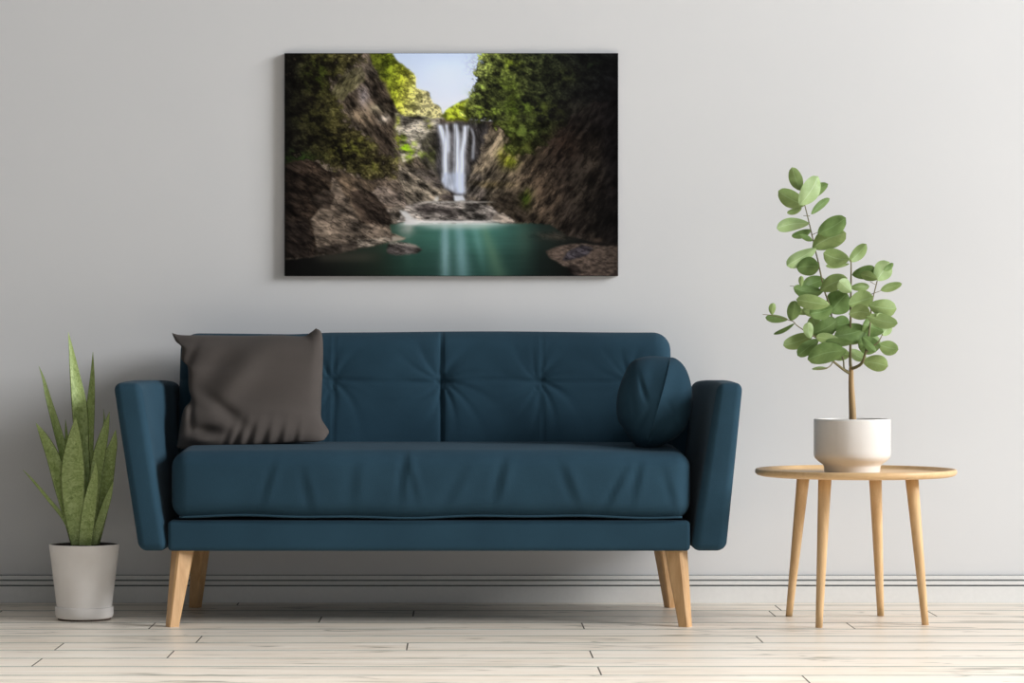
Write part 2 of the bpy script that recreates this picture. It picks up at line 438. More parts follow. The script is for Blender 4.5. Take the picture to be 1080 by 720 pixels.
    g = grad([(580, (104, 94, 80)), (700, (92, 80, 64)), (800, (68, 56, 44)), (880, (44, 37, 32)), (960, (38, 33, 29)), (1070, (24, 21, 22))], X0-.1*(Y0-350))
    put(ragged(rc, 20, -.9, 4), g*r2[..., None])
    put(poly([(688, 255), (700, 290), (640, 385), (600, 430), (590, 400), (640, 330)], 3, .4)*.75, tex((150, 132, 106), np.clip(r2, .6, 1.4)))
    put(poly([(574, 400), (630, 380), (650, 420), (640, 470), (584, 466)], 4)*.6, tex((88, 80, 78), r2))
    put(poly([(700, 450), (780, 430), (800, 540), (740, 540), (650, 480), (660, 450)], 8)*.75, tex((50, 42, 34), r4))
    for (cx, cy, rx, ry, a, c) in [(720, 350, 26, 20, .8, (124, 134, 36)), (695, 330, 14, 24, .7, (130, 128, 44)), (775, 470, 20, 26, .8, (52, 72, 18)), (760, 300, 40, 30, .5, (92, 98, 44)), (660, 420, 60, 10, .4, (126, 106, 50)), (900, 290, 60, 60, .6, (44, 30, 22)), (850, 440, 50, 70, .45, (92, 74, 58)), (990, 330, 22, 60, .4, (86, 72, 58)), (1000, 400, 40, 70, .3, (62, 54, 44)), (930, 450, 20, 60, .4, (72, 62, 50)), (1030, 540, 50, 60, .8, (24, 22, 20)), (1060, 250, 40, 220, .75, (16, 15, 17)), (960, 200, 90, 60, .55, (26, 24, 24)), (820, 510, 40, 20, .4, (108, 90, 72)), (930, 180, 40, 20, .4, (60, 56, 48)), (730, 180, 16, 70, .4, (90, 104, 34))]:
        put(blob(cx, cy, rx, ry)*a, tex(c, np.clip(r2, .5, 1.5)))
    # lower-left rocks
    ll = poly([(0, 350), (110, 345), (150, 380), (280, 410), (370, 400), (392, 450), (400, 490), (392, 545), (300, 545), (370, 590), (200, 640), (0, 664)], 2, .8)
    g = grad([(0, (42, 34, 29)), (100, (58, 46, 37)), (180, (84, 70, 56)), (300, (92, 78, 66)), (400, (104, 92, 80))], X0)
    put(ragged(ll, 12, -.6, 5), g*r4[..., None])
    put(poly([(150, 345), (240, 400), (300, 420), (290, 440), (200, 430)], 4)*.5, tex((104, 86, 66), r1))
    put(poly([(300, 425), (380, 445), (404, 490), (330, 492), (280, 450)], 2, .6)*.85, tex((136, 120, 108), rockt(.5, 210)))
    put(poly([(210, 440), (290, 450), (330, 500), (350, 545), (262, 548), (230, 500)], 3, .6)*.85, tex((54, 44, 37), np.clip(r4, .5, 1.6)))
    put(poly([(162, 395), (196, 450), (246, 545), (300, 556), (340, 570), (346, 590), (300, 612), (210, 634), (110, 640), (92, 540), (120, 500), (80, 470), (150, 440)], 2, .6)*.9, tex((118, 103, 89), rockt(.35, 230, 3)))
    put(poly([(80, 470), (150, 440), (170, 455), (150, 500), (100, 510)], 3, .6)*.7, tex((40, 32, 27), r4))
    put(poly([(0, 540), (90, 540), (100, 650), (0, 664)], 6)*.6, tex((40, 34, 31), r4))
    put(poly([(325, 500), (392, 490), (396, 540), (352, 545)], 2, .5)*.8, tex((130, 118, 106), rockt(.4, 250)))
    put(poly([(100, 622), (225, 604), (330, 596), (340, 606), (210, 640), (100, 648)], 2, .4)*.7, tex((46, 40, 36), r3))
    put(poly([(230, 600), (330, 590), (345, 603), (240, 628)], 2, .5)*.8, tex((158, 144, 128), r3))
    # ledge under the fall
    put(poly([(395, 486), (480, 474), (600, 474), (664, 488), (690, 515), (740, 545), (640, 545), (430, 545), (360, 545)], 1.5, .4), tex((142, 133, 126), rockt(.1, 270, 3.5)))
    for (cx, cy, rx, ry, a) in [(455, 498, 36, 15, .85), (520, 505, 26, 14, .7), (545, 520, 20, 12, .5), (520, 462, 22, 8, .8), (665, 520, 16, 10, .8), (610, 490, 10, 10, .3)]:
        put(blob(cx, cy, rx, ry)*a, tex((78, 68, 66), np.clip(r3, .6, 1.5)))
    put(poly([(672, 516), (700, 512), (744, 542), (700, 546), (668, 536)], 1.5, .2), tex((168, 152, 138), np.clip(r3, .8, 1.2)))
    # pool
    pool = poly([(396, 543), (700, 546), (850, 548), (905, 588), (1080, 622), (1080, 720), (0, 720), (0, 664), (200, 638), (345, 605), (390, 592), (345, 575), (340, 548)], 1.5, .25)
    w = grad([(0, (26, 25, 25)), (120, (34, 35, 33)), (300, (52, 66, 56)), (400, (58, 96, 84)), (480, (70, 112, 102)), (640, (74, 122, 112)), (740, (58, 90, 82)), (820, (38, 50, 46)), (900, (30, 33, 30)), (1070, (26, 24, 24))], X0)
    dim = np.interp(Y0, [545, 570, 610, 650, 714], [1.0, 1.04, .95, .76, .66])
    put(pool, w*dim[..., None]*(1+.10*(fbm(120, 9, 0, 300)-.5))[..., None])
    def pool_put(m, c): put(np.clip(m, 0, 1)*pool, c)
    sm = lambda a, b: np.clip((Y0-a)/(b-a), 0, 1)
    for (cx, w0, w1, dx, a, c) in [(516, 13, 18, 0, .75, (150, 184, 190)), (560, 16, 26, 12, .72, (140, 178, 184)), (610, 16, 12, 30, .45, (126, 172, 168)), (636, 14, 30, 52, .42, (120, 150, 120)), (760, 20, 30, 10, .2, (100, 130, 110)), (400, 16, 20, 0, .25, (96, 130, 118))]:
        t = sm(548, 714); ww = w0+(w1-w0)*t
        m = np.exp(-((X0+wx*.2-cx-dx*t)/ww)**2)*a*np.interp(Y0, [545, 570, 640, 714], [.6, .9, 1, .75])
        if cx in (610, 760, 400): m = m*np.clip(1.6-1.6*t, 0, 1)
        pool_put(m, c)
    pool_put(blob(395, 562, 26, 24)*.75, (176, 178, 172))
    pool_put(np.exp(-((Y0-544)/9)**2)*np.interp(X0, [350, 400, 640, 760], [0, 1, 1, 0]), (224, 226, 224))
    pool_put(np.exp(-((Y0-556)/10)**2)*np.interp(X0, [420, 480, 620, 720], [0, .55, .6, 0]), (190, 204, 200))
    pool_put(np.exp(-((Y0-652)/18)**2)*np.interp(X0, [90, 130, 260, 330], [0, .45, .45, 0]), (84, 78, 68))
    pool_put(blob(870, 585, 70, 14)*.6, tex((70, 62, 54), r3))
    # small rock and gravel spit
    put(poly([(328, 640), (332, 612), (372, 606), (420, 614), (446, 630), (432, 640), (370, 646)], 1.2, .25), tex((70, 64, 62), np.clip(r3, .5, 1.9)))
    put(poly([(334, 600), (372, 604), (420, 612), (436, 622), (380, 616), (336, 612)], 1.5, .2)*.7, tex((142, 132, 122), np.clip(r3, .7, 1.3)))
    put(poly([(345, 586), (392, 590), (384, 598), (345, 604)], 1.2, .2), (170, 158, 142))
    sp = poly([(834, 632), (880, 614), (960, 612), (1080, 620), (1080, 720), (930, 716), (905, 684), (850, 656)], 1.5, .4)
    put(sp, tex((98, 82, 72), np.clip(1+(fbm(12, 6, 0, 330, 3)-.5)*1.1, .5, 1.5)))
    put(poly([(888, 662), (905, 636), (945, 616), (988, 624), (968, 650), (915, 664)], 1.5, .5), tex((62, 57, 62), np.clip(r3, .5, 1.9)))
    put(poly([(905, 676), (935, 684), (950, 704), (930, 716), (905, 700)], 2, .5)*.8, tex((40, 34, 32), r3))
    put(blob(998, 597, 18, 8)*.8, (92, 74, 62))
    # the fall
    st = np.clip((fbm(9, 260, 0, 350, 3)-.5)*2.4+1, .55, 1.35)
    def strand(pts, w, a, c=(222, 228, 242)):
        m = np.zeros((H, W))
        ys = [p[1] for p in pts]; cx = np.interp(Y0, ys, [p[0] for p in pts]); ww = np.interp(Y0, ys, [p[2] for p in pts])*w
        m = np.exp(-np.abs((X0+wx*.12-cx)/ww)**2.4)*np.clip((Y0-ys[0]+wy*.3)/8, 0, 1)*np.clip((ys[-1]-Y0+wy*.3)/14, 0, 1)
        m = blur(m, 2)
        put(np.clip(m*a*np.clip(st+.2, 0, 1.1), 0, 1), c)
    strand([(530, 250, 1), (535, 320, 1), (540, 400, 1)], 34, .30, (160, 162, 172))
    strand([(497, 229, .8), (508, 262, 1), (516, 300, 1), (518, 428, 1)], 11, .98)
    strand([(519, 226, .7), (524, 262, .8), (524, 330, 1)], 8, .85)
    strand([(549, 224, .8), (553, 262, 1.1), (554, 330, 1.1), (551, 440, 1.5)], 9, .92)
    strand([(585, 228, 1), (578, 262, .8), (570, 330, .9), (565, 458, 1.3)], 11, .97)
    strand([(598, 236, .5), (606, 270, .6), (604, 350, .8)], 7, .6)
    put(poly([(500, 402), (514, 388), (540, 384), (578, 390), (578, 452), (544, 452), (516, 436)], 5, .3)*.72, (188, 198, 220))
    for x1, y1, x2, y2 in [(512, 396, 504, 420), (522, 388, 516, 436), (530, 390, 540, 446), (520, 392, 532, 442)]:
        strand([(x1, y1, .6), (x2, y2, 1)], 3.5, .8, (232, 236, 248))
    strand([(562, 380, .6), (564, 455, 1)], 12, .8, (214, 222, 240))
    put(blob(527, 412, 16, 18)*.35, (120, 128, 146))
    put(poly([(540, 456), (572, 456), (580, 474), (545, 476)], 2, .1)*.9, (226, 230, 240))
    put(poly([(484, 462), (496, 458), (492, 476), (478, 474)], 2, .1)*.7, (220, 220, 220))
    put(poly([(368, 504), (392, 508), (410, 528), (440, 540), (420, 550), (386, 548), (388, 530)], 1.5, .1)*.9, (214, 212, 212))
    put(np.exp(-((Y0-541)/5)**2)*np.interp(X0, [390, 430, 630, 700], [0, .95, .85, 0]), (232, 230, 228))
    put(np.exp(-((Y0-478)/3)**2)*np.interp(X0, [400, 470, 640, 680], [0, .5, .6, 0]), (196, 190, 184))
    # the print's own dark borders left, right and top corners
    v = np.interp(X0, [6, 60, 160, 880, 1066], [.62, .9, 1, 1, .74])
    img = img*v[..., None]
    img = 255*(np.clip(img, 0, 255)/255)**1.10
    gr = img.mean(-1, keepdims=True)
    warm = np.clip((img[..., 0:1]-img[..., 1:2])/8, 0, 1)
    img = gr+(img-gr)*(1-.22*warm)
    return np.clip(img, 3, 250)

# ------------------------------------------------------------------ the setting
XL, XR = -5.0, 8.0
def flat_box(x0, x1, y0, y1, z0, z1):
    v = [(x, y, z) for x in (x0, x1) for y in (y0, y1) for z in (z0, z1)]
    return v, [(0, 1, 3, 2), (4, 6, 7, 5), (0, 4, 5, 1), (2, 3, 7, 6), (0, 2, 6, 4), (1, 5, 7, 3)]
v, f = flat_box(XL, XR, 0, .12, 0, 3.4)
tag(mesh('wall_back', v, f, M['wall'], smooth=False), kind='structure')

def build_floor():
    rnd = random.Random(4)
    row = .2097; y_first = -.305          # first seam in front of the wall
    edges = [0.0, -.10]+[y_first-row*k for k in range(0, 50)]
    joints = {}                             # seen end joints: row index -> x positions
    def seen(px, py):
        D = F*CH/(py-CY); Y = D-CD; x = (px-CX)*D/F
        for i in range(len(edges)-1):
            if edges[i] >= Y > edges[i+1]: joints.setdefault(i, []).append(x)
    for (px, py) in [(38, 699), (179, 690.7), (209, 675), (337, 654.5), (159.5, 660.5), (429.3, 682.5), (436, 647), (250, 637.6), (62, 682), (3, 643.5),
                     (615.2, 660.7), (624, 690.5), (632, 706.5), (801, 674), (899, 661), (986, 648.5), (850, 716), (819, 639.5), (817, 649)]:
        seen(px, py)
    vs = []; fs = []; mi = []; pid = []
    def quad(x0, x1, y0, y1, m, p):
        k = len(vs); vs.extend([(x0, y1, 0), (x1, y1, 0), (x1, y0, 0), (x0, y0, 0)]); fs.append((k, k+1, k+2, k+3)); mi.append(m); pid.append(p)
    sw = .017; jw = .0045
    for i in range(len(edges)-1):
        ya, yb = edges[i], edges[i+1]
        xs = sorted(joints.get(i, []))
        x = XL+rnd.uniform(.2, 1.8)
        allx = list(xs)
        while x < XR:
            far = not (-1.9 < x < 2.1) or ya < -2.3
            if far and all(abs(x-q) > .8 for q in xs): allx.append(x)
            x += rnd.uniform(1.5, 2.1)
        allx = sorted(allx)
        quad(XL, XR, ya, ya-sw, 1, 0)
        cur = XL
        for q in allx+[XR+jw/2]:
            quad(cur, q-jw/2, ya-sw, yb, 0, rnd.random())
            if q < XR: quad(q-jw/2, q+jw/2, ya-sw, yb, 2, 0)
            cur = q+jw/2
    n0 = len(vs)
    vv, ff = flat_box(XL, XR, edges[-1], 0, -.1, -.012)
    vs += vv; fs += [tuple(a+n0 for a in q) for q in ff]; mi += [1]*6; pid += [0]*6
    me = bpy.data.meshes.new('floor'); me.from_pydata(vs, [], fs)
    for m in ('plank', 'seam', 'joint'): me.materials.append(M[m])
    me.polygons.foreach_set('material_index', mi)
    at_ = me.attributes.new('plank', 'FLOAT', 'FACE'); at_.data.foreach_set('value', pid)
    o = bpy.data.objects.new('floor', me); COL.objects.link(o); tag(o, kind='structure')
build_floor()

def build_baseboard():
    # profile (y, z): two narrow reveals near the top, a slim shoe at the floor
    T = .016
    P = [(-.0, .0), (-T, .0), (-T, .0575), (-T+.007, .0585), (-T+.007, .0620), (-T+.002, .0630), (-T+.002, .0760), (-T+.008, .0770), (-T+.008, .0805),
         (-T+.005, .0815), (-T+.005, .0950), (-T+.009, .0965), (0, .0970)]
    # the groove strips carry the darker shade line
    k = len(P); vs = [(XL, y, z) for y, z in P]+[(XR, y, z) for y, z in P]
    fs = [(i, (i+1) % k, k+(i+1) % k, k+i) for i in range(k)]
    fs += [tuple(range(k))[::-1], tuple(range(k, 2*k))]
    o = mesh('baseboard_back', vs, fs, [M['trim'], M['groove']], smooth=False)
    for p in o.data.polygons:
        zs = [o.data.vertices[i].co.z for i in p.vertices]
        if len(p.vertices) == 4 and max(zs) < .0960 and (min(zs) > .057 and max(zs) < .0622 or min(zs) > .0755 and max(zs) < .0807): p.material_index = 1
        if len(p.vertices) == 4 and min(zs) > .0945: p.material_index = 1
    tag(o, kind='structure')
build_baseboard()

# ------------------------------------------------------------------ sofa
FY = -.86
sofa = thing('sofa', (-.1, -.48, 0), 'teal fabric two-seat sofa with tufted back and tapered oak legs', 'sofa')

def smooth(a, b, x):
    t = min(max((x-a)/(b-a), 0), 1); return t*t*(3-2*t)

# base rail
v, f = rbox(-.937, .739, FY+.006, -.13, .241, .338, .014, .06)
mesh('base_rail', v, f, M['teal'], sofa)

# arms, leaning outwards
def arm(outer_top, outer_bot, inner_top, inner_bot, rear_in, sgn):
    zb, zt = .241, .779
    x0, x1 = 0.0, .1
    def fn(p, q):
        t = (p.z-zb)/(zt-zb)
        o = outer_bot+(outer_top-outer_bot)*t; i = inner_bot+(inner_top-inner_bot)*t
        s = (p.y-FY)/.75
        i -= sgn*rear_in*smooth(.15, .9, s)*t
        u = p.x/.1
        x = (i+(o-i)*u) if sgn > 0 else (o+(i-o)*u)
        # a little padding on the inside face and a lift along the top
        z = p.z+.006*math.sin(math.pi*min(max(s, 0), 1))*t
        x += -sgn*.008*math.sin(math.pi*min(max(s, 0), 1))*math.sin(math.pi*min(max(t, 0), 1))*(1 if (u > .5) == (sgn < 0) else -.3)
        return Vector((x, p.y, z))
    return rbox(x0, x1, FY, -.10, zb, zt, .028, .03, fn)
v, f = arm(-1.113, -1.030, -1.022, -.937, .050, -1)
mesh('armrest', v, f, M['teal'], sofa)
v, f = arm(.909, .8546, .827, .741, .022, 1)
mesh('armrest', v, f, M['teal'], sofa)

# seat cushion
SX0, SX1 = -.928, .742
def seat_fn(p, q):
    u = (p.x-SX0)/(SX1-SX0)*2-1; t = (p.z-.338)/.234
    w = (p.y-FY)/.56
    if t > .5:
        p.z += (.004*(1-u**4)-.012*smooth(.55, 0, w))*smooth(.5, 1, t)
        p.z -= smooth(.5, 1, t)*.006*math.exp(-((p.x-.62)/.12)**2)*smooth(.2, .6, 1-w)
    if p.y < FY+.2:
        p.y -= .014*math.sin(math.pi*min(max(t, 0), 1))**.7*(1-u**8)
        # slack folds in the front face
        z = p.z-.338
        for (cx, dz, amp, wd, tilt) in [(-.62, .12, .0040, .012, .30), (-.50, .10, .0035, .014, -.2), (-.19, .15, .0065, .013, .12), (-.155, .14, .0040, .010, -.25), (-.02, .10, .003, .02, .5),
                                        (.12, .13, .0055, .014, .22), (.34, .12, .0045, .016, -.35), (.50, .10, .0050, .013, .5), (.56, .13, .0045, .012, .2), (.66, .10, .003, .014, -.3), (-.35, .12, .003, .02, .1)]:
            d = (p.x-cx-tilt*(z-.12))/wd
            p.y += amp*math.exp(-d*d)*math.exp(-((z-dz)/.065)**2)
            p.y -= amp*.8*math.exp(-(d-1.8)**2)*math.exp(-((z-dz)/.065)**2)
        p.y += .0025*math.sin(p.x*9+1)*math.sin(z*14)
    if t < .3: p.z += .003*math.sin(p.x*7)+.002*math.sin(p.x*17+1)
    return p
v, f = rbox(SX0, SX1, FY+.004, -.30, .343, .572, .056, .012, seat_fn)
seat = mesh('seat_cushion', v, f, M['teal'], sofa)
pts = []
n = 90
for k in range(n+1):
    x = SX0+.03+(SX1-SX0-.06)*k/n
    u = (x-SX0)/(SX1-SX0)*2-1
    pts.append((x, FY+.006-.010*(1-u**8), .352+.003*math.sin(x*7)+.002*math.sin(x*17+1)))
v, f = tube(pts, .0035, 8, False)
mesh('piping', v, f, M['teal'], seat)

# tufted backrest
BX0, BX1 = -.962, .7255
SEAM = (465.5-CX)*9.33/F
BZ = CH-(402-CY)*9.33/F
TUFT = [(466, 1.0), (350, .62), (569, .72), (668, .6), (247, .6)]
def back_fn(p, q):
    lean = (p.z-.45)*.26
    y = p.y
    if p.y < -.27:                # front skin
        u = (p.x-BX0)/(BX1-BX0); t = (p.z-.40)/(.949-.40)
        puff = .020*math.sin(math.pi*min(max(t, 0), 1))
        # the two halves meet in a sewn seam
        ds = p.x-SEAM
        y -= puff*(1-.3*math.exp(-abs(ds)/.02))
        y += .009*math.exp(-(ds/.0045)**2)+.0015*math.exp(-abs(ds)/.02)
        # crease joining the tufts
        dz = p.z-BZ-.004*math.sin(p.x*11)
        cr = 1-.35*math.cos(p.x*30)
        y += .0035*math.exp(-(dz/.006)**2)*cr+.005*math.exp(-abs(dz)/.05)
        for (px, a) in TUFT:
            cx = (px-CX)*9.33/F
            dx = p.x-cx; dd = p.z-BZ; r = math.hypot(dx, dd)
            y += a*.022*math.exp(-r/.030)
            th = math.atan2(dd, dx)
            fall = a*math.exp(-r/.075)*smooth(.0, .02, r)
            fold = (.5+.5*math.cos(th*11+px*.7+r*22+1.4*math.sin(th*2+px)))**3
            low = 1.0 if dd < 0 else .7
            y += .013*fall*fold*low
            # a second set of wider pleats below
            y += .006*a*math.exp(-r/.10)*(.5+.5*math.cos(th*5+2.0))**4*smooth(.01, .04, r)
        for px in (343.5, 351.5, 573):
            d = (p.x-(px-CX)*9.33/F)/.004
            y += .0022*math.exp(-d*d)
        y += .0018*math.sin(p.x*14+p.z*9)
    return Vector((p.x, y+lean, p.z+(.002*math.sin(p.x*6+1)-.007*smooth(-.42, -.6, p.x))*smooth(.8, .94, p.z)))
v, f = rbox(BX0, BX1, -.36, -.19, .40, .949, .060, .0075, back_fn)
mesh('backrest', v, f, M['teal'], sofa)
# rear frame below the backrest, closing the body
v, f = rbox(-.985, .800, -.24, -.11, .30, .72, .02, .08)
mesh('back_frame', v, f, M['teal'], sofa)

def sofa_leg(top, bot, wt, wb, rot):
    top = Vector(top); bot = Vector(bot); vs = []; fs = []
    prof = []
    c = .22
    for (x, y) in [(-1, -1+c), (-1+c, -1), (1-c, -1), (1, -1+c), (1, 1-c), (1-c, 1), (-1+c, 1), (-1, 1-c)]:
        a = math.radians(rot); prof.append((x*math.cos(a)-y*math.sin(a), x*math.sin(a)+y*math.cos(a)))
    n = 10
    for k in range(n+1):
        t = k/n; p = top.lerp(bot, t); w = (wt+(wb-wt)*t)/2/ (abs(math.cos(math.radians(rot)))+abs(math.sin(math.radians(rot))))*1.12
        vs += [(p.x+x*w, p.y+y*w, p.z) for x, y in prof]
    m = len(prof)
    for k in range(n):
        for j in range(m): fs.append((k*m+j, k*m+(j+1) % m, (k+1)*m+(j+1) % m, (k+1)*m+j))
    fs.append(tuple(range(m))); fs.append(tuple(range(n*m, n*m+m))[::-1])
    return vs, fs
for top, bot, rot, wt in [((-.893, -.80, .243), (-.921, -.862, 0), 28, .072), ((-.885, -.25, .243), (-.9126, -.19, 0), -28, .064),
                      ((.697, -.80, .243), (.722, -.862, 0), -28, .072), ((.690, -.25, .243), (.7265, -.19, 0), 28, .064)]:
    v, f = sofa_leg(top, bot, wt, .042, rot)
    mesh('leg', v, f, M['oak'], sofa, smooth=False)

# ------------------------------------------------------------------ cushions on the sofa
def catmull(pts, n):
    pts = [Vector(p) for p in pts]; out = []
    m = len(pts)-1
    for k in range(n+1):
        s = k/n*m; i = min(int(s), m-1); t = s-i
        p0 = pts[max(i-1, 0)]; p1 = pts[i]; p2 = pts[i+1]; p3 = pts[min(i+2, m)]
        out.append(.5*((2*p1)+(p2-p0)*t+(2*p0-5*p1+4*p2-p3)*t*t+(3*p1-p0-3*p2+p3)*t**3))
    return out
def grey_cushion():
    # outline in photograph pixels, carried onto a plane leaning against the sofa back
    c = lambda x, y: Vector((110+x/4.32, 340+y/4.32))
    top = [c(308, 47), c(352, 57), c(470, 58), c(640, 60), c(800, 58), c(905, 62), c(940, 45), c(965, 26)]
    right = [c(965, 26), c(990, 48), (c(997, 120)), c(994, 240), c(988, 380), c(990, 440), c(1022, 492), c(1016, 515), c(1000, 535)]
    bot = [c(330, 570), c(392, 580), c(520, 566), c(700, 558), c(860, 548), c(960, 545), c(1000, 535)]
    left = [c(308, 47), c(325, 85), c(352, 112), c(352, 165), c(380, 200), c(384, 290), c(395, 350), c(362, 395), c(345, 470), c(330, 570)]
    NU, NV = 110, 84
    T = catmull(top, NU); B = catmull(bot, NU); Lf = catmull(left, NV); R = catmull(right, NV)
    P00, P10, P01, P11 = T[0], T[-1], B[0], B[-1]
    def g(x, s): return math.exp(-(x/s)**2)
    vs = []; fs = []
    def pos(i, j, side):
        u, v = i/NU, j/NV
        p = (1-v)*T[i]+v*B[i]+(1-u)*Lf[j]+u*R[j]-((1-u)*(1-v)*P00+u*(1-v)*P10+(1-u)*v*P01+u*v*P11)
        px, py = p.x, p.y
        base = -.335-.245*v**1.1
        a, b = 2*u-1, 2*v-1
        dome = max(0, (1-abs(a)**2.6))**.55*max(0, (1-abs(b)**2.6))**.5
        th = .078*dome
        y = base
        if side == 0:
            y -= th
            zx, zy = (px-110)*4.32, (py-340)*4.32
            # long diagonal hollow on the left, pinch low down, pleats along the hem
            d = ((zx-470)*.80+(zy-260)*.60)/60
            y += .016*math.exp(-d*d)*math.exp(-((zy-230)/130)**2)*dome
            y -= .012*math.exp(-((d-1.9)/.9)**2)*math.exp(-((zy-260)/150)**2)*dome
            d2 = ((zx-560)*.55-(zy-400)*.83)/34
            y += .017*math.exp(-d2*d2)*g(zx-560, 90)
            y += .022*math.exp(-((zx-470)/60)**2-((zy-490)/24)**2)
            y -= .018*math.exp(-((zx-440)/70)**2-((zy-530)/22)**2)
            y += .010*math.exp(-((zx-400)/16)**2)*g(zy-420, 70)
            for (fx, am, tl) in [(610, .013, .35), (668, .012, .30), (735, .010, .26), (800, .0085, .24), (560, .008, .4), (870, .006, .2)]:
                dd = (zx-fx+tl*(zy-520)*1.0)/13
                env = math.exp(-((zy-545)/75)**2)
                y += am*.45*math.exp(-dd*dd)*env
                y -= am*.5*math.exp(-((dd-1.9)/1.1)**2)*env
            dd = ((zx-400)*.9+(zy-150)*.4)/22
            y += .008*math.exp(-dd*dd)*g(zy-180, 80)
            y += .003*math.sin(zx*.012+zy*.021)*dome
        else:
            y = min(base+th*.75, -.305)
            if v > .8: y = base+th*.5
        w = at(px, py, base)
        return Vector((w.x, y, w.z))
    front = [[None]*(NV+1) for _ in range(NU+1)]; back = [[None]*(NV+1) for _ in range(NU+1)]
    for i in range(NU+1):
        for j in range(NV+1):
            front[i][j] = len(vs); vs.append(pos(i, j, 0))
            if i in (0, NU) or j in (0, NV): back[i][j] = front[i][j]
            else: back[i][j] = len(vs); vs.append(pos(i, j, 1))
    for G in (front, back):
        for i in range(NU):
            for j in range(NV): fs.append((G[i][j], G[i+1][j], G[i+1][j+1], G[i][j+1]))
    o = mesh('throw_cushion', vs, fs, M['grey'], origin=at(265, 470, -.5))
    return tag(o, 'brownish charcoal square cushion with pointed corners, leaning at the left end of the sofa', 'cushion')
grey_cushion()

def round_cushion():
    c = lambda x, y: (590+x/2.77, 340+y/2.77)
    out = [(312, 101), (340, 105), (366, 130), (382, 170), (388, 215), (386, 262), (368, 308), (342, 335), (314, 352), (285, 366), (250, 375), (228, 366), (208, 342), (186, 308), (172, 286), (167, 255), (168, 220),
           (176, 185), (190, 150), (206, 120), (232, 104), (270, 98)]
    out = [Vector(c(*p)) for p in out]
    n = len(out); ring = []
    K = 4
    for i in range(n):
        p0, p1, p2, p3 = out[i-1], out[i], out[(i+1) % n], out[(i+2) % n]
        for k in range(K):
            t = k/K
            ring.append(.5*((2*p1)+(p2-p0)*t+(2*p0-5*p1+4*p2-p3)*t*t+(3*p1-p0-3*p2+p3)*t**3))
    ctr = Vector(c(278, 238)); Y = -.60
    NR = 26; m = len(ring); vs = []; fs = []
    def pos(rho, q, side):
        p = ctr+(q-ctr)*rho
        zx, zy = (p.x-590)*2.77, (p.y-340)*2.77
        w = at(p.x, p.y, Y)
        h = .105*max(0, 1-rho**2.4)**.5
        y = Y-h if side == 0 else Y+h*.9
        if side == 0:
            # ridge where the two sewn faces meet, from top centre down to the lower left
            xr = 322-(zy-104)*.285
            d = (zx-xr)/14
            y -= .008*math.exp(-abs(d)**1.3)*(1-rho**6)
            y += .010*math.exp(-((zx-xr-34)/26)**2)*(1-rho**6)
            y += .006*math.exp(-((zx-xr+42)/22)**2)*math.exp(-((zy-160)/60)**2)
            for (x0, y0, tl, am) in [(238, 190, .25, .007), (228, 300, -.5, .006), (262, 330, -.8, .006), (330, 270, .5, .005), (210, 240, .1, .004)]:
                dd = ((zx-x0)-tl*(zy-y0))/7
                y += am*math.exp(-dd*dd)*math.exp(-((zy-y0)/38)**2)*(1-rho**6)
        return Vector((w.x, y, w.z))
    vs.append(pos(0, ctr, 0)); f_r = []
    for r in range(1, NR+1):
        rho = math.sin(math.pi/2*r/NR); f_r.append(list(range(len(vs), len(vs)+m))); vs += [pos(rho, q, 0) for q in ring]
    vs.append(pos(0, ctr, 1)); bc = len(vs)-1; b_r = []
    for r in range(1, NR):
        rho = math.sin(math.pi/2*r/NR); b_r.append(list(range(len(vs), len(vs)+m))); vs += [pos(rho, q, 1) for q in ring]
    b_r.append(f_r[-1])
    for cidx, R in ((0, f_r), (bc, b_r)):
        for k in range(m): fs.append((cidx, R[0][k], R[0][(k+1) % m]))
        for a, b in zip(R, R[1:]):
            for k in range(m): fs.append((a[k], a[(k+1) % m], b[(k+1) % m], b[k]))
    o = mesh('throw_cushion', vs, fs, M['teal'], origin=at(690, 474, Y))
    # sewn edge running over the ridge
    pts = []
    for k in range(25):
        zy = 108+(368-108)*k/24; xr = 322-(zy-104)*.285
        q = Vector(c(xr, zy)); best = None
        d = (q-ctr); ang = math.atan2(d.y, d.x)
        rr = min(ring, key=lambda w: abs(((math.atan2((w-ctr).y, (w-ctr).x)-ang+math.pi) % (2*math.pi))-math.pi))
        rho = min(1, d.length/(rr-ctr).length)
        p = pos(rho, rr, 0) if rho > .01 else pos(0, ctr, 0)
        w = at(q.x, q.y, Y); pts.append((w.x, p.y-.001, w.z))
    v, f = tube(pts, .0020, 8, False)
    mesh('sewn_edge', v, f, M['teal'], o)
    return tag(o, 'small plump teal cushion resting against the right armrest of the sofa', 'cushion')
round_cushion()

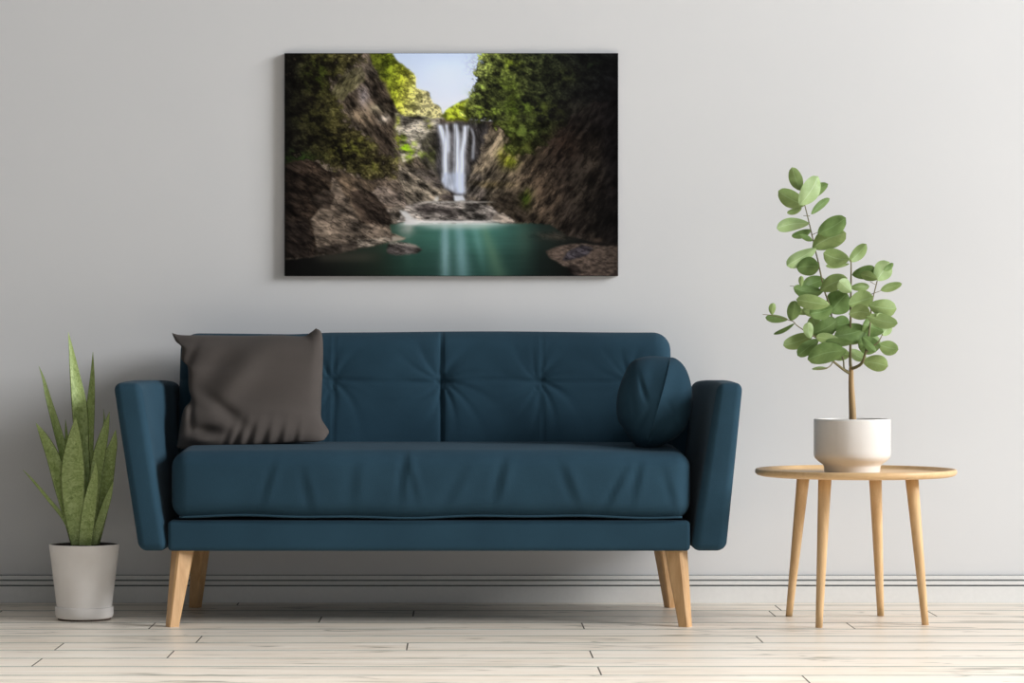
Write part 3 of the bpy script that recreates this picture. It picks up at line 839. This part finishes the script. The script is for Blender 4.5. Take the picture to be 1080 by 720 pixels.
# ------------------------------------------------------------------ canvas print
def canvas():
    a = at(300, 291, -.024); b = at(652, 56, -.024)
    x0, x1, z0, z1 = a.x, b.x, a.z, b.z
    t = thing('canvas_print', ((x0+x1)/2, -.002, z0), 'unframed canvas print of a waterfall in a gorge, on the wall above the sofa', 'picture')
    v, f = flat_box(x0, x1, -.0235, -.0015, z0, z1)
    o = mesh('stretched_canvas', v, f, M['canvas_side'], t, smooth=False)
    md = o.modifiers.new('bevel', 'BEVEL'); md.width = .0012; md.segments = 2
    W, H = 528, 353
    img = paint_print(W, H)/255.0
    i2 = .0012
    xs = np.linspace(x0+i2, x1-i2, W); zs = np.linspace(z1-i2, z0+i2, H)
    off = wloc(t)
    co = np.zeros((H, W, 3)); co[..., 0] = xs[None, :]-off.x; co[..., 1] = -.0240-off.y; co[..., 2] = zs[:, None]-off.z
    me = bpy.data.meshes.new('printed_scene')
    me.vertices.add(W*H); me.vertices.foreach_set('co', co.reshape(-1))
    ii = np.arange(W*H).reshape(H, W)
    q = np.stack([ii[:-1, :-1], ii[1:, :-1], ii[1:, 1:], ii[:-1, 1:]], -1).reshape(-1)
    nf = (W-1)*(H-1)
    me.loops.add(nf*4); me.loops.foreach_set('vertex_index', q.astype(np.int32))
    me.polygons.add(nf); me.polygons.foreach_set('loop_start', (np.arange(nf)*4).astype(np.int32)); me.polygons.foreach_set('loop_total', np.full(nf, 4, np.int32))
    me.update(calc_edges=True)
    l = np.where(img <= .04045, img/12.92, ((img+.055)/1.055)**2.4)
    rgba = np.ones((H, W, 4), np.float32); rgba[..., :3] = l
    ca = me.color_attributes.new('print', 'FLOAT_COLOR', 'POINT'); ca.data.foreach_set('color', rgba.reshape(-1))
    s = N('printed_ink')
    at_ = s.n('ShaderNodeVertexColor', layer_name='print')
    w = s.noise(s.coord((1, 1, 1)), 900, 2)
    # ink density set so that the print shows its own tones under the room's light
    g = s.n('ShaderNodeMix', data_type='RGBA', blend_type='MULTIPLY'); g.inputs[0].default_value = 1; s.l(at_.outputs[0], g.inputs[6]); g.inputs[7].default_value = (INK, INK, INK, 1)
    s.fin(g.outputs[2], .6, s.bump(w, .05, .0006), .04)
    me.materials.append(s.m)
    o = bpy.data.objects.new('printed_scene', me); COL.objects.link(o); o.parent = t
INK = 1.30
canvas()

# ------------------------------------------------------------------ side table
TX, TY, TR = 1.288, -.717, .3256
table = thing('side_table', (TX, TY, 0), 'round pale oak side table with a raised rim and four splayed legs', 'table')
prof = [(0, .4745), (.12, .4745), (.28, .4745), (.305, .4755), (.318, .4790), (.3245, .4845), (.3256, .4900), (.3250, .4950), (.3225, .4985), (.3190, .4995), (.3155, .4985), (.3125, .4940), (.3080, .4885), (.3020, .4870), (.2, .4868), (0, .4868)]
v, f = lathe(TX, TY, prof, 128)
mesh('tabletop', v, f, M['oakx'], table)
for (tx, ty, bx, by, Yt) in [(847.5, 505, 832.5, 650.5, -.59), (870, 505, 864.2, 662.3, -.86), (923, 505, 929.3, 650, -.57), (961.5, 505, 976.5, 659.5, -.80)]:
    D = F*CH/(by-.5-CY); Yb = D-CD
    top = at(tx, ty, Yt); top.z = .4755
    bot = Vector(((bx-CX)*D/F, Yb+.01, 0))
    n = 8; pts = [top.lerp(bot, k/n) for k in range(n+1)]
    rad = [.0215-.0005*k if k < 1 else .0213+(.0112-.0213)*(k/n) for k in range(n+1)]
    d = (bot-top).normalized(); vs = []; fs = []; m = 28
    for k, p in enumerate(pts):
        vs += [(p.x+rad[k]*math.cos(2*math.pi*j/m), p.y+rad[k]*math.sin(2*math.pi*j/m), p.z) for j in range(m)]
    for k in range(n):
        for j in range(m): fs.append((k*m+j, k*m+(j+1) % m, (k+1)*m+(j+1) % m, (k+1)*m+j))
    fs.append(tuple(range(m))); fs.append(tuple(range(n*m, n*m+m))[::-1])
    mesh('leg', vs, fs, M['oakt'], table)

# ------------------------------------------------------------------ potted tree on the table
PX, PY = (898.7-CX)*8.95/F, -.717
Z0 = .4868
tree = thing('potted_tree', (PX, PY, Z0), 'small round-leaved green tree in a white ceramic bowl pot, standing on the oak side table', 'plant')
prof = [(0, Z0), (.086, Z0), (.0895, Z0+.002), (.0905, Z0+.006), (.0915, Z0+.020), (.0960, Z0+.027), (.1100, Z0+.037), (.1205, Z0+.047), (.1240, Z0+.056), (.1246, Z0+.068),
        (.1246, Z0+.168), (.1238, Z0+.1735), (.1215, Z0+.1755), (.1190, Z0+.1735), (.1183, Z0+.168), (.1183, Z0+.150), (0, Z0+.150)]
v, f = lathe(PX, PY, prof, 96)
pot = mesh('pot', v, f, M['ceramic'], tree)
prof = [(0, Z0+.152), (.05, Z0+.158), (.09, Z0+.156), (.118, Z0+.153)]
v, f = lathe(PX, PY, prof, 48)
mesh('soil', v, f, M['soil'], tree)

TD = CD+PY
def A_(x, y): return (800+x/5.5375, 170+y/5.5385)
def B_(x, y): return (800+x/5.5375, 280+y/5.5385)
def C5(x, y): return (800+x/9, 170+y/9)
def C6(x, y): return (870+x/9, 240+y/9)
def C8(x, y): return (830+x/8.64, 330+y/8.64)
def wp(p, dy=0): return at(p[0], p[1], PY+dy)
trunk = [wp((899.6, 452)), wp((898.9, 430)), wp((897.8, 405)), wp(B_(541, 620)), wp(B_(540, 590))]
v, f = tube(trunk, [.0125, .0115, .0090, .0080, .0062], 14)
mesh('trunk', v, f, M['bark'], tree)
def branch(pts, rads, mat='twig'):
    v, f = tube(pts, rads, 8); mesh('branch', v, f, M[mat], tree)
branch([wp(B_(541, 600)), wp(B_(536, 560), .005), wp(B_(537, 440), .0), wp(B_(538, 300), -.01), wp(B_(540, 120), .0), wp(B_(541, 0), .0), wp(A_(538, 575), 0)], [.006, .005, .004, .0035, .003, .0024, .0018])
branch([wp(B_(541, 602)), wp(B_(575, 590), -.02), wp(B_(606, 565), -.04), wp(B_(624, 510), -.05), wp(B_(640, 440), -.03), wp(B_(655, 300), 0), wp(B_(662, 220), .0), wp(B_(678, 150), .02), wp(B_(696, 78), .02)], [.006, .0055, .005, .004, .003, .0026, .0022, .002, .0016])
branch([wp(B_(624, 510), -.05), wp(B_(670, 470), -.05), wp(B_(700, 445), -.05), wp(B_(725, 400), -.04)], [.0028, .0022, .002, .0014])
branch([wp(B_(530, 628)), wp(B_(498, 608), -.02), wp(B_(430, 552), -.04), wp(B_(395, 500), -.03), wp(B_(420, 400), 0), wp(B_(426, 290), .02), wp(B_(405, 205), .02), wp(B_(385, 145), .01), wp(B_(355, 10), 0), wp(A_(350, 590), 0), wp(A_(332, 520), 0), wp(A_(312, 430), 0), wp(A_(286, 320), .01), wp(A_(266, 240), .01)],
       [.0048, .0044, .0038, .0034, .003, .003, .0028, .0026, .0026, .0024, .0022, .002, .0018, .0014])
branch([wp(B_(520, 615)), wp(B_(500, 600), .02), wp(B_(495, 550), .03), wp(B_(470, 500), .03)], [.003, .0028, .0024, .0018])
branch([wp(B_(436, 556), -.04), wp(B_(420, 585), -.05), wp(B_(385, 602), -.06), wp(B_(340, 604), -.06)], [.0022, .002, .0018, .0014])
branch([wp(B_(420, 480), -.03), wp(B_(350, 430), -.04), wp(B_(300, 400), -.05), wp(B_(225, 350), -.05), wp(B_(205, 328), -.05), wp(B_(170, 316), -.05), wp(B_(85, 292), -.05), wp(B_(25, 285), -.05)], [.0026, .0024, .002, .0016, .0014, .0013, .0012, .0009])
branch([wp(A_(300, 320), .01), wp(A_(262, 318), .01)], [.0012, .0009])
branch([wp(B_(650, 170), .02), wp(B_(720, 145), .02)], [.0011, .0009])
branch([wp(C6(480, 540), .02), wp(C6(430, 512), .02)], [.0010, .0008])
branch([wp(B_(240, 135), .02), wp(B_(215, 122), .02), wp(B_(182, 118), .02)], [.0012, .001, .0008])
branch([wp(A_(312, 430), .0), wp(A_(352, 412), .0)], [.0011, .0009])

def leaf(bp, tp, wpx, kind, dy, rnd):
    """Ovate leaf from base pixel to tip pixel; wpx is its seen width in pixels."""
    tilt = rnd.uniform(-.35, .35)
    ex, ey = (tp[0]-bp[0])*.07, (tp[1]-bp[1])*.07
    bp = (bp[0]-ex, bp[1]-ey); tp = (tp[0]+ex, tp[1]+ey)
    b = wp(bp, dy); L0 = math.hypot(tp[0]-bp[0], tp[1]-bp[1])*TD/F
    e = wp(tp, dy+tilt*L0)
    ax = (e-b); L = ax.length; axn = ax.normalized()
    view = Vector((0, -1, 0))
    side = axn.cross(view).normalized(); nrm = side.cross(axn).normalized()
    w = wpx*TD/F/2*1.42
    roll = rnd.uniform(-.3, .3)
    s2 = side*math.cos(roll)+nrm*math.sin(roll); n2 = nrm*math.cos(roll)-side*math.sin(roll)
    w /= max(.75, math.cos(roll))
    nt, ns = 14, 8
    bend = rnd.uniform(-.10, .10)*L; cup = rnd.uniform(.10, .28)*w; sway = rnd.uniform(-.07, .07)*L; pk = rnd.uniform(.46, .64)
    vs = []; fs = []; uv = []
    th = .0006
    for sgn in (1, -1):
        for i in range(nt+1):
            t = i/nt
            if t < pk: ww = math.sin(math.pi/2*(t/pk))**.66
            else: ww = max(0, math.cos(math.pi/2*((t-pk)/(1-pk))))**.5
            if t >= 1: ww = 0
            for j in range(ns+1):
                s = j/ns*2-1
                p = b+ax*t+s2*(s*w*ww+sway*math.sin(math.pi*t))+n2*(bend*math.sin(math.pi*t)-cup*abs(s)**1.5*ww*1.2+.03*w*math.sin(t*9+s*3))
                vs.append(p-n2*th*sgn*.5); uv.append((s, t, 0))
    m = ns+1; o2 = (nt+1)*m
    for i in range(nt):
        for j in range(ns):
            a = i*m+j
            fs.append((a, a+1, a+m+1, a+m)); fs.append((o2+a, o2+a+m, o2+a+m+1, o2+a+1))
    o = mesh('leaf', vs, fs, M[kind], tree)
    # keep the petiole with the leaf
    at_ = o.data.attributes.new('leafuv', 'FLOAT_VECTOR', 'POINT'); at_.data.foreach_set('vector', [c for q in uv for c in q])
    return o
Dk, Md, Lt = 'ldark', 'lmid', 'llight'
LEAVES = [
 (C5, 395, 265, 322, 70, 90, Md, 9), (C5, 432, 408, 203, 288, 118, Md, 9), (C5, 400, 400, 556, 160, 128, Lt, 9), (C5, 492, 330, 650, 222, 78, Dk, 9),
 (C5, 510, 495, 665, 360, 52, Dk, 9), (C5, 403, 447, 278, 488, 42, Md, 9), (C5, 465, 592, 190, 632, 92, Lt, 9), (C5, 490, 655, 325, 708, 56, Dk, 9),
 (A_, 355, 415, 500, 335, 78, Dk, 5.54), (A_, 325, 500, 500, 425, 92, Md, 5.54), (A_, 312, 462, 246, 430, 24, Dk, 5.54), (A_, 328, 515, 175, 604, 60, Lt, 5.54), (A_, 348, 615, 230, 622, 78, Dk, 5.54),
 (C6, 218, 300, 0, 245, 125, Md, 9), (C6, 242, 312, 385, 165, 84, Md, 9), (C6, 220, 345, 20, 362, 34, Md, 9), (C6, 270, 445, 462, 385, 88, Dk, 9), (C6, 495, 488, 604, 335, 130, Lt, 9), (C6, 560, 400, 645, 342, 40, Dk, 9),
 (C6, 492, 486, 350, 440, 66, Md, 9), (C6, 540, 590, 720, 535, 60, Md, 9), (C6, 250, 570, 412, 556, 58, Md, 9), (C6, 245, 606, 140, 510, 95, Lt, 9),
 (B_, 368, 140, 508, 75, 68, Md, 5.54), (B_, 535, 225, 662, 185, 80, Md, 5.54), (B_, 262, 128, 378, 82, 62, Dk, 5.54), (B_, 368, 150, 214, 130, 58, Dk, 5.54), (B_, 250, 118, 250, 64, 22, Md, 5.54),
 (B_, 405, 228, 232, 200, 62, Md, 5.54), (B_, 380, 240, 268, 262, 70, Md, 5.54), (B_, 425, 268, 512, 168, 108, Dk, 5.54), (B_, 428, 246, 305, 278, 66, Dk, 5.54), (B_, 300, 282, 200, 268, 28, Md, 5.54),
 (B_, 190, 316, 212, 212, 56, Dk, 5.54), (B_, 165, 314, 48, 304, 34, Dk, 5.54), (B_, 80, 284, 86, 222, 30, Md, 5.54), (B_, 205, 340, 95, 397, 18, Dk, 5.54),
 (B_, 310, 408, 155, 462, 62, Md, 5.54), (B_, 300, 420, 292, 335, 44, Lt, 5.54), (B_, 345, 437, 235, 520, 56, Dk, 5.54), (B_, 345, 412, 318, 300, 62, Md, 5.54), (B_, 330, 388, 450, 322, 76, Dk, 5.54), (B_, 430, 345, 530, 338, 76, Dk, 5.54),
 (B_, 535, 283, 648, 280, 66, Md, 5.54), (B_, 652, 232, 797, 252, 76, Md, 5.54), (B_, 640, 295, 802, 335, 60, Md, 5.54), (B_, 722, 385, 616, 345, 88, Dk, 5.54), (B_, 722, 402, 772, 345, 48, Lt, 5.54), (B_, 700, 300, 745, 355, 44, Lt, 5.54),
 (B_, 452, 412, 622, 372, 84, Dk, 5.54), (B_, 470, 435, 345, 418, 44, Md, 5.54), (B_, 480, 440, 640, 408, 50, Md, 5.54), (B_, 590, 385, 705, 445, 38, Lt, 5.54), (B_, 705, 470, 588, 452, 76, Dk, 5.54),
 (B_, 708, 462, 810, 488, 62, Md, 5.54), (B_, 618, 560, 748, 585, 68, Md, 5.54), (B_, 535, 495, 625, 548, 44, Lt, 5.54), (B_, 500, 500, 300, 545, 86, Dk, 5.54), (B_, 530, 522, 420, 515, 60, Md, 5.54), (B_, 400, 600, 317, 604, 15, Lt, 5.54),
 (B_, 330, 385, 240, 200, 20, Md, 5.54), (B_, 610, 420, 680, 500, 34, Dk, 5.54), (B_, 540, 450, 400, 440, 34, Dk, 5.54), (B_, 735, 320, 690, 290, 36, Md, 5.54),
]
LEAVES = LEAVES[:60]+LEAVES[61:]
rnd = random.Random(12)
for (fn, bx, by, tx, ty, w, kd, sc) in LEAVES:
    leaf(fn(bx, by), fn(tx, ty), w/sc, kd, rnd.uniform(-.09, .06), rnd)

# ------------------------------------------------------------------ sword plant on the floor
GY = -.62
GX = (89-CX)*(CD+GY)/F
snake = thing('potted_sword_plant', (GX, GY, 0), 'tall sword-leaved plant in a tapered off-white pot on the floor left of the sofa', 'plant')
s = (CD+GY)/F
prof = [(0, .004), (.088, .004), (.0915, .006), (.0915, .012), (.0935, .014), (.0950, .018), (.0955, .040), (.0950, .0425), (.0925, .0435), (.0900, .0435),
        (.0905, .046), (.1150, .2440), (.1152, .2480), (.1145, .2490), (.1128, .2480), (.1118, .2400), (0, .2400)]
v, f = lathe(GX, GY, prof[9:], 96)
mesh('pot', v, f, M['clay'], snake)
v, f = lathe(GX, GY, [(0, .006), (.088, .006), (.0915, .008), (.0935, .012), (.0955, .018), (.0962, .040), (.0955, .0428), (.0930, .0436), (.0895, .0436), (.0, .0436)], 96)
mesh('saucer', v, f, M['clay'], snake)
v, f = lathe(GX, GY, [(0, 0), (.086, 0), (.087, .001), (.087, .007), (0, .007)], 64)
mesh('shadow_base', v, f, M['shadow_base'], snake)  # dark disc that paints the shadow under the saucer
v, f = lathe(GX, GY, [(0, .2462), (.05, .2470), (.09, .2462), (.1115, .2455)], 40)
mesh('soil', v, f, M['soil'], snake)

def blade(pts, ys, roll, k=3):
    """pts: (px, py, width px) from base to tip, ys: depth offsets at base and tip."""
    n = 34; P = catmull([Vector((a, b, w)) for a, b, w in pts], n); ns = 8
    vs = []; fs = []; uv = []
    for sgn in (1, -1):
        for i, p in enumerate(P):
            t = i/n; Y = GY+ys[0]+(ys[1]-ys[0])*t
            q = P[min(i+1, n)]-P[max(i-1, 0)]; d = Vector((q.x, q.y)).normalized()
            c = at(p.x, p.y, Y); w = max(p.z*1.12, .15)*(CD+Y)/F/2
            side = Vector((-d.y, 0, -d.x)); side.normalize()
            for j in range(ns+1):
                u = j/ns*2-1
                depth = .30*w*(1-u*u)*(1 if k > 0 else -1)   # a shallow channel
                tw = roll*w*u
                vs.append(c+side*(u*w)+Vector((0, depth+tw-sgn*.0011*(1-.6*abs(u)), 0))); uv.append((u, t*(1 if t < 1 else .999), 0))
    m = ns+1; o2 = (n+1)*m
    for i in range(n):
        for j in range(ns):
            a = i*m+j
            fs.append((a, a+m, a+m+1, a+1)); fs.append((o2+a, o2+a+1, o2+a+m+1, o2+a+m))
        for j in (0, ns):
            a = i*m+j; fs.append((a, o2+a, o2+a+m, a+m))
    o = mesh('leaf', vs, fs, M['blade'], snake)
    at_ = o.data.attributes.new('leafuv', 'FLOAT_VECTOR', 'POINT'); at_.data.foreach_set('vector', [c for q in uv for c in q])
BL = [
 ([(88, 582, 9), (89, 520, 12), (86.5, 470, 12.5), (84, 430, 14), (79, 395, 9), (75, 368, 4), (72, 350, .3)], (.02, .02), .5, 1),
 ([(91, 582, 7), (93, 520, 9), (94, 470, 9), (95.5, 430, 8.5), (97.3, 400, 5), (98, 371, .3)], (.05, .06), -.5, 1),
 ([(83, 582, 7), (78, 545, 9), (70, 490, 9), (61, 455, 7.5), (51, 420, 5), (46, 400, 2.5), (41, 386, .3)], (.03, .06), .4, 1),
 ([(81, 582, 7), (74, 548, 11), (66, 515, 14), (56, 482, 12), (46, 460, 7), (38, 446, .3)], (.0, -.03), .4, 1),
 ([(82, 582, 9), (79, 550, 17), (77, 515, 22.5), (77, 490, 22), (78.5, 462, 13), (80, 440, .3)], (-.04, -.06), 0, 1),
 ([(90, 582, 13), (94, 550, 15), (99, 515, 13), (104.5, 480, 12.5), (110.5, 455, 8), (115.5, 434, .3)], (-.02, .0), -.3, 1),
 ([(89, 583, 12), (91, 560, 14), (95, 530, 13), (99.5, 505, 8), (101, 486, .3)], (-.06, -.07), -.2, 1),
 ([(99, 582, 7), (104, 550, 13), (110, 515, 16), (115, 485, 13), (119.5, 468, 8), (122, 453, .3)], (.0, -.01), -.3, 1),
 ([(97, 582, 5), (105, 552, 8), (114, 525, 6), (119.5, 508, .3)], (-.03, -.03), .3, 1),
 ([(80, 582, 3.5), (70, 551, 4), (50, 525, 3.2), (36, 508, 2.2), (24, 495, .3)], (-.03, .02), .2, 1),
 ([(85, 582, 5), (76, 520, 5), (71, 470, 4), (69, 442, .3)], (.07, .08), .2, 1),
 ([(96, 582, 6), (102, 520, 9), (108, 470, 6), (110, 445, 2), (109, 431, .3)], (.04, .05), .2, 1),
 ([(92, 582, 5), (95, 540, 6), (94, 490, 4), (93, 470, .3)], (.06, .06), .2, 1),
]
for pts, ys, roll, k in BL: blade(pts, ys, roll, k)
